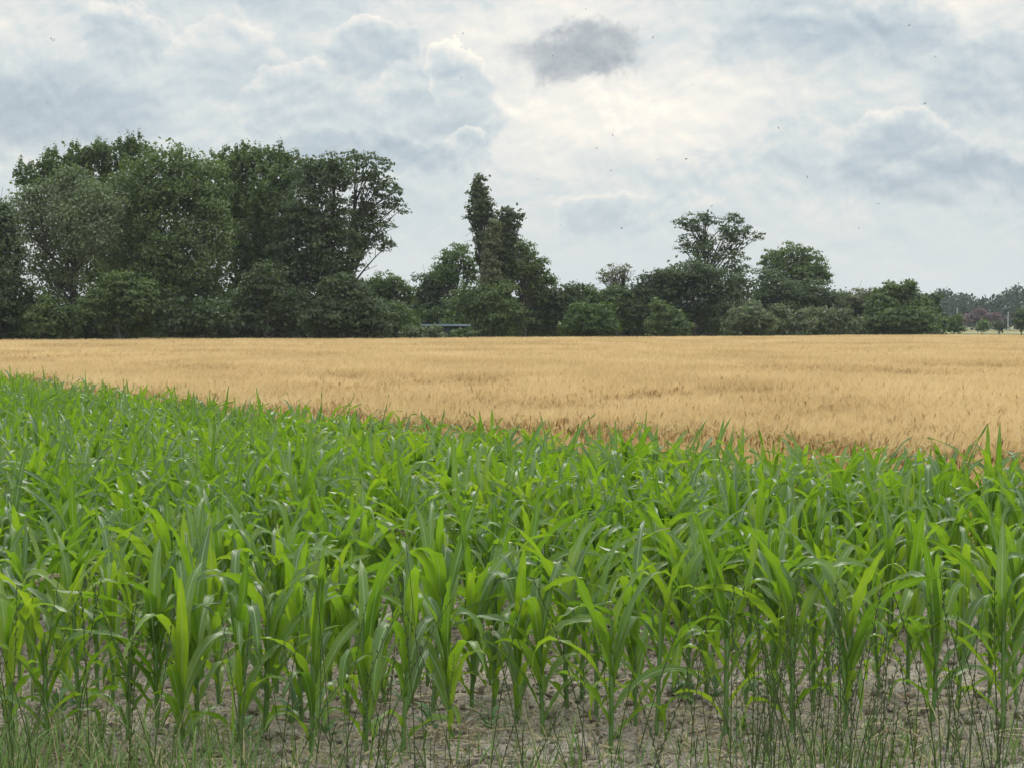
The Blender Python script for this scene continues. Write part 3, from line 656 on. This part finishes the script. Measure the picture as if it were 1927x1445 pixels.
T('willow_tree', 'paler trunk-hugging green growth below the column tree', 'tree', G2, 925, 149, [(925, 460, 12, 34), (922, 510, 17, 40), (930, 560, 34, 44), (930, 430, 7, 20)], 'olive', seed=31, leaf=.18, dens=1.0, cl=.42, bark='bark_pale', trunk=.3)
T('ash_tree', 'tree with ragged right side sloping down from the column tree', 'tree', G2, 985, 150, [(985, 475, 22, 22), (1005, 500, 24, 26), (1022, 520, 16, 20), (975, 520, 38, 38), (1010, 545, 30, 26), (1040, 532, 8, 6)], 'mid', seed=32, leaf=.16, airy=.45, cl=.5, dens=.95, limbs=30)
T('maple_tree', 'broad mid-green tree standing below the column tree', 'tree', G2, 900, 149, [(885, 560, 40, 36), (930, 575, 48, 44), (890, 600, 45, 32), (960, 605, 40, 30)], 'mid', seed=33, cl=.95)
T('hawthorn_tree', 'dark low tree between the middle group and light green bush', 'tree', G2, 1020, 152, [(1015, 575, 42, 34), (1050, 560, 34, 24), (1070, 580, 30, 40), (1010, 608, 48, 26), (1085, 555, 20, 18)], 'dark', seed=34, dens=1.25)
T('sallow_bush', 'rounded light green bush standing out before dark trees, centre right', 'bush', G4, 1105, 146, [(1105, 598, 38, 30), (1075, 614, 24, 20), (1140, 614, 26, 20), (1115, 618, 48, 16)], 'fresh', seed=35, leaf=.16, cl=.5, trunk=.1)
T('ash_tree', 'small thin-leaved tree rising alone above the dark hedge', 'tree', G3, 1160, 168, [(1155, 512, 26, 16), (1178, 508, 14, 12), (1135, 524, 12, 10), (1165, 530, 26, 16)], 'olive', seed=36, leaf=.18, dens=.55, airy=.95, cl=.42, trunk=.14, limbs=50)
T('hazel_tree', 'lighter green tree under the small thin-leaved tree', 'tree', G3, 1160, 165, [(1160, 558, 30, 22), (1145, 580, 34, 34), (1180, 590, 30, 38), (1110, 560, 30, 20)], 'mid', seed=37, leaf=.17, cl=.55)
T('hawthorn_tree', 'dark tree sloping up from the left towards the forked tree', 'tree', G3, 1220, 165, [(1225, 545, 34, 26), (1200, 570, 34, 34), (1255, 530, 34, 28), (1230, 590, 50, 42)], 'dark', seed=38, dens=1.3)
T('oak_tree', 'tall forked tree with open see-through crown and thick dark base', 'tree', G3, 1335, 171, [(1300, 422, 28, 20), (1325, 415, 22, 14), (1375, 425, 30, 25), (1410, 440, 18, 16), (1310, 455, 34, 26), (1375, 462, 26, 24), (1330, 480, 30, 26), (1385, 500, 24, 28), (1432, 445, 9, 12), (1285, 470, 12, 10)], 'dark', seed=39, leaf=.19, dens=.82, airy=.85, cl=.52, trunk=.28, limbs=30)
T('maple_tree', 'dark dense tree covering the foot of the forked tree', 'tree', G3, 1310, 166, [(1300, 525, 50, 34), (1265, 550, 42, 40), (1345, 545, 45, 40), (1300, 590, 70, 42), (1370, 590, 45, 42), (1395, 545, 24, 34)], 'dark', seed=40, dens=1.15, cl=.85)
T('hazel_bush', 'soft green bush before the dark base of the forked tree', 'bush', G4, 1255, 158, [(1258, 600, 32, 26), (1240, 616, 30, 18), (1280, 618, 24, 16)], 'mid', seed=41, leaf=.16, cl=.5, trunk=.1)
T('robinia_tree', 'wide round-topped tree right of the forked tree', 'tree', G3, 1490, 186, [(1490, 483, 38, 24), (1455, 498, 28, 26), (1525, 498, 32, 28), (1548, 522, 18, 26), (1500, 520, 50, 28)], 'mid', seed=42, leaf=.18, dens=1.05, airy=.6, cl=.55, limbs=28)
T('maple_tree', 'dark tree mass below the wide round-topped tree', 'tree', G3, 1475, 182, [(1450, 540, 34, 30), (1500, 560, 55, 34), (1440, 575, 40, 34), (1555, 570, 40, 28), (1490, 590, 70, 32)], 'dark', seed=43, dens=1.15, cl=.85)
T('willow_bush', 'leftmost of three pale willow bushes along the right field edge', 'bush', G4, 1395, 160.5, [(1410, 598, 32, 22), (1385, 612, 26, 18), (1430, 614, 28, 16)], 'willow', seed=44, leaf=.18, cl=.5, trunk=.1)
T('willow_bush', 'middle of three pale willow bushes along the right field edge', 'bush', G4, 1480, 166, [(1475, 602, 32, 22), (1500, 612, 30, 18), (1455, 615, 24, 14)], 'willow', seed=45, leaf=.18, cl=.5, trunk=.1)
T('willow_bush', 'rightmost of three pale willow bushes along the right field edge', 'bush', G4, 1560, 171.5, [(1555, 600, 34, 22), (1580, 606, 24, 20), (1535, 612, 30, 16), (1600, 616, 20, 14)], 'willow', seed=46, leaf=.18, cl=.5, trunk=.1)
T('hawthorn_tree', 'olive-brown hedge tree between willow bushes and big green bush', 'tree', G3, 1620, 200, [(1600, 565, 28, 20), (1625, 580, 28, 34), (1585, 575, 24, 20), (1640, 560, 16, 14)], 'olive', seed=47, leaf=.17, cl=.6)
T('elder_bush', 'big rounded green bush ending the tree line on the right', 'bush', G4, 1690, 196, [(1690, 572, 40, 28), (1655, 580, 34, 28), (1722, 580, 30, 26), (1700, 604, 62, 26), (1735, 605, 34, 22), (1655, 608, 40, 22), (1672, 545, 12, 8)], 'mid', seed=48, leaf=.25, cl=.65, dens=1.1)
T('hawthorn_bush', 'dark bush at the right foot of the big green bush', 'bush', G4, 1755, 215, [(1752, 590, 20, 24), (1768, 606, 14, 14)], 'dark', seed=49, leaf=.25, cl=.6)
T('sallow_bush', 'low soft bush beside the pale post at the pasture', 'bush', G4, 1790, 240, [(1785, 612, 20, 12), (1800, 618, 14, 8)], 'mid', seed=50, leaf=.25, cl=.6, trunk=.08)
T('hawthorn_bush', 'small dark bush on the dry pasture, left of two', 'bush', G4, 1848, 300, [(1848, 614, 14, 9)], 'mid', seed=51, leaf=.3, cl=.7, trunk=.08)
T('hawthorn_bush', 'small dark bush on the dry pasture, right of two', 'bush', G4, 1881, 310, [(1881, 615, 10, 9)], 'dark', seed=52, leaf=.3, cl=.7, trunk=.08)
T('hawthorn_bush', 'dark bush cut off by the right border above the barley', 'bush', G4, 1922, 250, [(1922, 603, 14, 20)], 'dark', seed=53, leaf=.3, cl=.7, trunk=.1)
T('flowering_bush', 'wide dusky pink bush in front of the far wood', 'bush', None, 1845, 470, [(1828, 599, 14, 6), (1843, 596, 10, 9), (1856, 598, 14, 8), (1872, 600, 10, 7), (1815, 603, 10, 4)], 'pinkleaf', seed=54, leaf=.45, cl=.9, trunk=.1)

def undergrowth():
    rs = np.random.RandomState(66); Cs = []
    for px in np.arange(-120, 1775, 2.6):
        Y = np.interp(px, [-120, 480, 880, 1280, 1600, 1775], [134, 136, 156, 172, 200, 225]) + rs.rand() * 6
        c = at(px, HOR, Y); hh = 2.2 + 1.6 * vnoise(np.array(px), np.array(0.), .02, 2) + .5 * rs.rand()
        k = 80; d = rs.rand(k, 3); Cs.append(np.stack([c.x + (d[:, 0] - .5) * 1.2, c.y + (d[:, 1] - .5) * 1.6, d[:, 2] * hh], 1))
    C = np.concatenate(Cs); C = C[np.abs(C[:, 0]) > -1]; Nn = rs.randn(len(C), 3); Nn /= np.linalg.norm(Nn, axis=1)[:, None]
    V, Q = rhombs(C, Nn, .28 + .25 * rs.rand(len(C)), rs); o = link('undergrowth', mesh_np('undergrowth', V, Q, M['dark'], rnd=np.repeat(rs.rand(len(C)), 4), smooth=False))
    tag(o, 'dark tangled undergrowth filling the foot of the tree line', 'undergrowth', kind='stuff')
undergrowth()

# far wood on the skyline
def far_wood():
    rs = np.random.RandomState(77); Cs = []; 
    for px in np.arange(-150, 2120, 3.2):
        vis = px > 1740 or 1080 < px < 1140
        if not vis and rs.rand() < .55: continue
        Y = (560 if px > 1745 else 820) + rs.rand() * 70; m = Y / F
        top = (556 if px > 1745 else 552) + 7 * math.sin(px * .045) + 5 * math.sin(px * .13 + 1) + rs.randn() * 4 - (8 if px > 1880 else 0)
        c = at(px, (top + 620) / 2, Y); hh = (620 - top) / 2 * m; w = (2.2 + rs.rand() * 2.2)
        k = 150 if vis else 60; d = rs.randn(k, 3); d /= np.linalg.norm(d, axis=1)[:, None]; Cs.append(np.array(c) + d * np.array([w, w, hh]) * (.55 + .5 * rs.rand(k, 1)))
    C = np.concatenate(Cs); C = C[C[:, 2] > .1]; Nn = rs.randn(len(C), 3) + [0, 0, .4]; Nn /= np.linalg.norm(Nn, axis=1)[:, None]
    V, Q = rhombs(C, Nn, .55 + 1.1 * rs.rand(len(C)), rs)
    o = link('far_wood', mesh_np('far_wood', V, Q, M['far'], rnd=np.repeat(rs.rand(len(C)), 4), smooth=False))
    tag(o, 'far blue-green wood along the skyline behind the pasture', 'wood', kind='stuff')
far_wood()
for i, (px, y0, y1, lab) in enumerate([(1801, 581, 612, 'left of the two pale poles before the far wood'), (1897, 589, 609, 'right of the two pale poles before the far wood')]):
    Y = 430; b = at(px, y0, Y); mb = MB(); mb.tube([[0, 0, -.2], [0, 0, b.z * .5], [.03, 0, b.z]], [.11, .10, .07], 8); mb2 = MB(); mb2.tube([[-.0, 0, b.z - .02], [0.03, 0, b.z + .15]], [.12, .10], 8)
    e = empty('wooden_pole', (b.x, b.y, 0), lab, 'pole', 'pale poles on the pasture'); link('shaft', mb.mesh('shaft', M['paint']), e); link('pole_cap', mb2.mesh('pole_cap', M['paint']), e)

# shed behind the bushes
a, b = at(786, 610.5, 141), at(884, 610.5, 141); cx = (a.x + b.x) / 2; w = (b.x - a.x) / 2; zt = a.z
e = empty('low_shed', (cx, 141, 0), 'low dark shed with flat blue-grey metal roof half hidden by bushes', 'shed')
mb = MB(); mb.box(-w + .15, .1, 0, w - .15, 3.4, zt - .14); link('wall', mb.mesh('wall', M['shedwall'], False), e)
mb = MB(); mb.box(-w, -.1, zt - .14, w, 3.7, zt); link('roof', mb.mesh('roof', M['roof'], False), e)
mb = MB(); mb.box(-.2, .06, 0.02, .9, .098, zt - .3); link('door', mb.mesh('door', M['shedwall'], False), e)

# ------------------------------------------------------------------ verge grasses
def blade(mb, x, y, L, W, a, phi0, bend, rs, z0=.01, R=None, n=6):
    t = np.linspace(0, 1, n + 1); th = phi0 + bend * t ** 1.5; ds = L / n
    r = np.concatenate([[0], np.cumsum(np.sin((th[1:] + th[:-1]) / 2) * ds)]); z = np.concatenate([[0], np.cumsum(np.cos((th[1:] + th[:-1]) / 2) * ds)]) + z0
    P = np.stack([x + r * math.cos(a), y + r * math.sin(a), z], 1); sa = a + math.pi / 2 + rs.randn() * .5
    s = np.array([math.cos(sa), math.sin(sa), 0]); w = (.5 * W * np.clip(1 - t ** 2, .04, 1))[:, None]
    V = np.concatenate([P - s * w, P + s * w]); i = np.arange(n); Q = np.stack([i, i + n + 1, i + n + 2, i + 1], 1)
    U = np.stack([np.repeat([0, 1], n + 1), np.tile(t, 2)], 1); mb.add(V, Q, U, rs.rand() if R is None else R)
def verge():
    rs = np.random.RandomState(21); mb = MB(); dry = MB()
    for _ in range(15000):
        px = rs.rand() * 2000 - 40; Y = 6.6 + rs.rand() ** .8 * 2.5
        x = (px - CX) / F * Y
        dn = np.interp(px, [0, 350, 560, 760, 1250, 1500, 1927], [.95, .75, .42, .30, .32, .62, .60]) * (1 if Y < 8.6 + .2 * math.sin(px * .02) else .35)
        dn *= .5 + vnoise(np.array(x), np.array(Y), 2.2, 6)
        if rs.rand() > dn: continue
        left = px < 560
        L = (.08 + .30 * rs.rand() ** 1.8) * (1.15 if left else .9); 
        blade(mb if rs.rand() > .12 else dry, x, Y, L, .0045 + .006 * rs.rand(), rs.rand() * 6.28, abs(rs.randn()) * .35, rs.rand() * 2.1, rs)
    tag(link('verge_grass', mb.mesh('verge_grass', M['grass'])), 'thin green grass blades growing along the bottom edge of the maize field', 'grass', kind='stuff')
    for _ in range(1100):   # small weeds of grass on the bare soil
        px = rs.rand() * 1960 - 20; Y = 8.8 + rs.rand() * 3.4; x = (px - CX) / F * Y
        if vnoise(np.array(x), np.array(Y), 1.6, 7) < .45: continue
        for k in range(rs.randint(2, 6)): blade(dry if rs.rand() < .3 else mb, x + rs.randn() * .02, Y + rs.randn() * .02, .05 + .12 * rs.rand(), .006, rs.rand() * 6.28, .3 + abs(rs.randn()) * .4, rs.rand() * 1.3, rs, .03)
    tag(link('dry_grass', dry.mesh('dry_grass', M['drygrass'])), 'bleached dry grass blades among the green verge grass', 'dry grass', kind='stuff')
    lit = MB()
    for _ in range(5200):
        Y = 8.3 + rs.rand() ** 1.4 * 6; x = ((rs.rand() * 2000 - 30) - CX) / F * Y; z = float(soil_z(np.array(x), np.array(Y))) + .004; a = rs.rand() * 6.28; L = .02 + .09 * rs.rand() ** 2; w = .0022 + .004 * rs.rand()
        t = np.linspace(-1, 1, 5); c = rs.randn() * .3; P = np.stack([x + np.cos(a + c * t) * t * L, Y + np.sin(a + c * t) * t * L, z + .012 * (1 - t * t) * rs.rand() + 0 * t], 1)
        s = np.array([-math.sin(a), math.cos(a), .4 * rs.randn()]) * w; n = 5; i = np.arange(4); lit.add(np.concatenate([P - s, P + s]), np.stack([i, i + n, i + n + 1, i + 1], 1), None, rs.rand())
    tag(link('straw_litter', lit.mesh('straw_litter', M['drygrass'])), 'bits of bleached straw and roots scattered on the bare soil', 'straw', kind='stuff')
    cl = MB()
    for _ in range(3600):
        Y = 8.2 + rs.rand() ** 1.3 * 6; x = ((rs.rand() * 2000 - 30) - CX) / F * Y; z = float(soil_z(np.array(x), np.array(Y))); r = .006 + .024 * rs.rand() ** 3
        V = np.array([(a, b, c) for a in (-1, 1) for b in (-1, 1) for c in (-1, 1)], float); V += rs.randn(8, 3) * .28; V /= np.linalg.norm(V, axis=1)[:, None] ** .6; V *= r * np.array([1.2, 1, .75])
        cl.add(V + [x, Y, z + r * .3], [(0, 1, 3, 2), (4, 6, 7, 5), (0, 4, 5, 1), (2, 3, 7, 6), (0, 2, 6, 4), (1, 5, 7, 3)])
    tag(link('soil_clods', cl.mesh('soil_clods', M['soil'])), 'small crumbly clods of dry soil lying between the maize stems', 'soil clods', kind='stuff')
verge()

# ryegrass: wiry stalk and flat zigzag spike
def rye(seed):
    rs = np.random.RandomState(seed); Ht = .62 + .22 * rs.rand(); lean = rs.randn() * .16; a = rs.rand() * 6.28
    def pos(t): return np.array([math.cos(a) * lean * t ** 1.7, math.sin(a) * lean * t ** 1.7, Ht * t])
    st = MB(); st.tube([pos(t) for t in np.linspace(0, 1, 14)], np.linspace(.0021, .0012, 14), 5)
    for k in range(2): 
        q = .15 + .3 * rs.rand(); p = pos(q); blade(st, p[0], p[1], .14 + .12 * rs.rand(), .004, rs.rand() * 6.28, .35, .9, rs, p[2])
    sp = MB(); n = 15; s = rs.rand() * 3.14; sv = np.array([math.cos(s), math.sin(s), 0])
    for k in range(n):
        t = .60 + .40 * k / n; p = pos(t); sd = (1 if k % 2 else -1); L = .014 + .003 * rs.rand(); d = sv * sd * .45 + np.array([0, 0, 1.]); d /= np.linalg.norm(d)
        q = np.array([p, p + d * L * .5 + sv * sd * .003, p + d * L]); sp.tube(q, [.0012, .0024, .0006], 4, rs.rand())
    return st.mesh('stem', M['spike']), sp.mesh('seed_spike', M['spike'])
RY = [rye(900 + i) for i in range(10)]
rs = np.random.RandomState(31)
spx = []
for i in range(128):
    px = rs.choice([rs.uniform(1240, 1927), rs.uniform(1380, 1900), rs.uniform(0, 420), rs.uniform(420, 1240)], p=[.34, .31, .12, .23]); spx.append(px)
spx.sort()
for i, px in enumerate(spx):
    Y = 6.4 + 2.2 * rs.rand(); st, sp = RY[i % 10]
    e = empty('ryegrass_stalk', ((px - CX) / F * Y, Y, .01), f'thin dark wiry ryegrass stalk, {ordinal(i + 1)} from the left in the foreground verge', 'grass stalk', 'wiry ryegrass stalks in the foreground')
    e.rotation_euler = (rs.randn() * .10, rs.randn() * .13 - .02, rs.rand() * 6.28); s = .78 + .48 * rs.rand(); e.scale = (s, s, s)
    if px < 420: e.scale = (s * 1.05,) * 3
    for nm, m_ in (('stem', st), ('seed_spike', sp)):
        o = bpy.data.objects.new(nm, m_); SC.collection.objects.link(o); o.parent = e

# cocksfoot and other seed heads at their places: foot pixel x, head pixel, depth
def seedy(name, label, fx, hx, hy, Y, mat, lumps, tip, r=.010, seed=0, group=None, hair=26):
    rs = np.random.RandomState(seed); h = at(hx, hy, Y); f = Vector(((fx - CX) / F * Y, Y, 0)); e = empty(name, f, label, 'grass', group)
    top = np.array(h - f); mid = np.array([top[0] * .35, .02, top[2] * .62]); ts = np.linspace(0, 1, 14)
    P = np.array([(1 - t) ** 2 * np.zeros(3) + 2 * t * (1 - t) * mid + t * t * top for t in ts]); st = MB(); st.tube(P, np.linspace(.0020, .0012, 14), 5)
    blade(st, P[4][0], P[4][1], .22, .006, rs.rand() * 6.28, .4, 1.0, rs, P[4][2]); link('stem', st.mesh('stem', M['spike']), e)
    hd = MB(); d = np.array([tip[0], 0, tip[1]], float); d /= np.linalg.norm(d)
    for k in range(lumps):
        u = k / max(1, lumps - 1); c = top + d * (u * .012 * lumps) + np.array([rs.randn() * r * .8, rs.randn() * r * .8, -u * u * .012 * lumps * .4]); rr = r * (1.1 - .4 * u) * (.8 + .4 * rs.rand())
        for q in range(hair):
            v = rs.randn(3) + d * .7; v /= np.linalg.norm(v); a = c + v * rr * .25; b = c + v * rr * (.7 + .5 * rs.rand()); hd.tube([a, (a + b) / 2, b], [.0012, .0020, .0003], 4, rs.rand())
    link('seed_head', hd.mesh('seed_head', M[mat]), e)
    return e
seedy('cocksfoot_grass', 'tall cocksfoot stem with dark lumpy head before the maize, left of centre', 812, 762, 1005, 6.6, 'seedgreen', 5, (-1, .8), .009, 1)
seedy('cocksfoot_grass', 'cocksfoot with drooping beige head near the left border', 40, 112, 1080, 6.8, 'seed', 6, (-1, -.1), .010, 2)
seedy('cocksfoot_grass', 'cocksfoot with small pale lumpy heads against central maize stems', 1010, 925, 1190, 7.0, 'seed', 4, (-.5, .6), .010, 3)
seedy('cocksfoot_grass', 'cocksfoot with thin head low at the right, left of wiry stalks', 1350, 1310, 1240, 7.2, 'seedgreen', 5, (-1, .35), .007, 4)
seedy('velvet_grass', 'left fluffy beige seed head low in the middle', 812, 818, 1392, 7.2, 'seed', 7, (.2, 1), .016, 5, 'fluffy seed heads low in the middle', 44)
seedy('velvet_grass', 'middle fluffy beige seed head low in the middle', 860, 838, 1368, 7.3, 'seed', 7, (1, .25), .016, 6, 'fluffy seed heads low in the middle', 44)
seedy('velvet_grass', 'right fluffy beige seed head low in the middle', 885, 882, 1372, 7.25, 'seed', 5, (1, .2), .014, 7, 'fluffy seed heads low in the middle', 44)
seedy('velvet_grass', 'faint fluffy seed head at the bottom border right of middle', 975, 960, 1420, 7.1, 'seed', 5, (1, -.3), .014, 8, 'fluffy seed heads low in the middle', 40)
seedy('clover_flower', 'small whitish green flower head low right of the middle', 1150, 1115, 1378, 7.4, 'seedgreen', 3, (1, -1), .011, 9)
def brome():
    Y = 7.2; h = at(1672, 1372, Y); f = Vector(((1640 - CX) / F * Y, Y, 0)); e = empty('brome_grass', f, 'brome grass with large drooping straw-coloured spikelets at lower right', 'grass'); top = np.array(h - f)
    P = np.array([[0, 0, 0], [.0, 0, top[2] * .5], [top[0] * .5, 0, top[2] * .9], top]); st = MB(); st.tube(P, [.002, .0018, .0014, .001], 5); link('stem', st.mesh('stem', M['drygrass']), e)
    rs = np.random.RandomState(3)
    for k, (dx, dz) in enumerate([(-.045, -.035), (-.02, -.01), (.03, .012), (.055, .002), (.08, -.012), (.02, -.03)]):
        c = top + np.array([dx, rs.randn() * .01, dz]); mb = MB(); d = np.array([.75 if dx > 0 else -.6, 0, -.35]); d /= np.linalg.norm(d)
        mb.tube([top, (top + c) / 2 + [0, 0, .01], c], [.0008, .0007, .0007], 4); mb.tube([c, c + d * .012, c + d * .028, c + d * .04], [.001, .0042, .0035, .0006], 6, rs.rand()); link('spikelet', mb.mesh('spikelet', M['drygrass']), e)
brome()

# broad weeds on the soil
def weed(seed):
    rs = np.random.RandomState(seed); mb = MB(); n = rs.randint(6, 10)
    for k in range(n):
        V, Q, U = leaf_quads(rs, k * 2.4 + rs.randn() * .3, .02 + .09 * k / n, .07 + .05 * rs.rand(), .022 + .012 * rs.rand(), math.radians(35 + 20 * rs.rand()), math.radians(50), 1.4, .3, 0, 0, 6, None, .002); mb.add(V, Q, U, rs.rand())
    st = MB(); st.tube([[0, 0, 0], [0, 0, .07], [.004, 0, .13]], [.003, .0025, .0015], 5); return st.mesh('stem', M['stalk']), mb.mesh('foliage', M['weed'])
WD = [weed(i) for i in range(5)]
rs = np.random.RandomState(41)
wpx = sorted(rs.uniform(20, 1900, 30))
for i in range(30):
    px = wpx[i]; py = rs.uniform(1270, 1425); g = ground(px, py, .03); st, fo = WD[i % 5]
    e = empty('weed_plant', (g.x, g.y, .03), f'small leafy weed on bare soil between maize stems, {ordinal(i + 1)} from the left', 'weed', 'small weeds on the bare soil'); s = .7 + .7 * rs.rand(); e.scale = (s, s, s); e.rotation_euler = (0, 0, rs.rand() * 6.28)
    for nm, m_ in (('stem', st), ('foliage', fo)):
        o = bpy.data.objects.new(nm, m_); SC.collection.objects.link(o); o.parent = e
DL = [(1640, 1312, 'reddish brown dead leaf under the right maize stems, left of two'), (1695, 1314, 'reddish brown dead leaf under the right maize stems, right of two'), (1728, 1372, 'pale tan dead leaf lying on soil at lower right')]
for i, (px, py, lab) in enumerate(DL):
    g = ground(px, py, .045); rs = np.random.RandomState(i); mb = MB(); V, Q, U = leaf_quads(rs, .3, .0, .12, .05, 1.35, .5, 1.2, .5, .8, .4, 9, None, .008); mb.add(V, Q, U, .3 + .3 * i)
    o = link('dead_leaf', mb.mesh('dead_leaf', M['deadleaf' if i < 2 else 'drygrass']), None, (g.x, g.y, .05)); tag(o, lab, 'dead leaf')

# insects over the field
BUGS = [(97, 74), (102, 76), (871, 64), (868, 90), (868, 148), (1040, 106), (1103, 18), (1228, 72), (1304, 161), (1153, 256), (1122, 280), (1238, 302), (1150, 322), (1012, 338), (1055, 425), (1170, 431), (1340, 388), (1465, 242), (1519, 334), (1616, 430), (1682, 467), (1712, 48), (1760, 108), (1740, 196), (1652, 384), (1290, 300)]
def bug():
    b = MB(); b.tube([[-.006, 0, 0], [-.002, 0, .0012], [.003, 0, .001], [.006, 0, 0]], [.0006, .0020, .0018, .0006], 6); w = []
    for s in (-1, 1):
        m_ = MB(); m_.add([(-.001, s * .001, .002), (.003, s * .001, .002), (.0025, s * .011, .006), (-.003, s * .012, .0055)], [(0, 1, 2, 3)]); w.append(m_.mesh('wing', M['wing']))
    return b.mesh('body', M['insect']), w
bb, bw = bug(); rs = np.random.RandomState(2)
BUGS.sort()
for i, (px, py) in enumerate(BUGS):
    Y = 9 + rs.rand() * 7; p = at(px, py, Y)
    e = empty('flying_insect', p, f'tiny dark flying insect against the clouds, {ordinal(i + 1)} from the left', 'insect', 'insects in the sky', rs.rand() * 6.28); e.rotation_euler = (rs.randn() * .6, rs.randn() * .5, rs.rand() * 6.28); e.scale = (.85, .85, .85)
    for nm, m_ in (('body', bb), ('wing', bw[0]), ('wing', bw[1])):
        o = bpy.data.objects.new(nm, m_); SC.collection.objects.link(o); o.parent = e

# ------------------------------------------------------------------ haze: one even body of air round everything
hm, hn, ho = new_mat('air_haze'); pv = hn.n('ShaderNodeVolumePrincipled'); pv.inputs['Color'].default_value = (.80, .87, .95, 1); pv.inputs['Density'].default_value = .00016
pv.inputs['Anisotropy'].default_value = .2
hn.nt.links.new(pv.outputs[0], ho.inputs['Volume'])
mb = MB(); mb.box(-1500, -150, -1.2, 1500, 2200, 45)
hz = link('haze', mb.mesh('haze', hm, False)); tag(hz, kind='stuff')
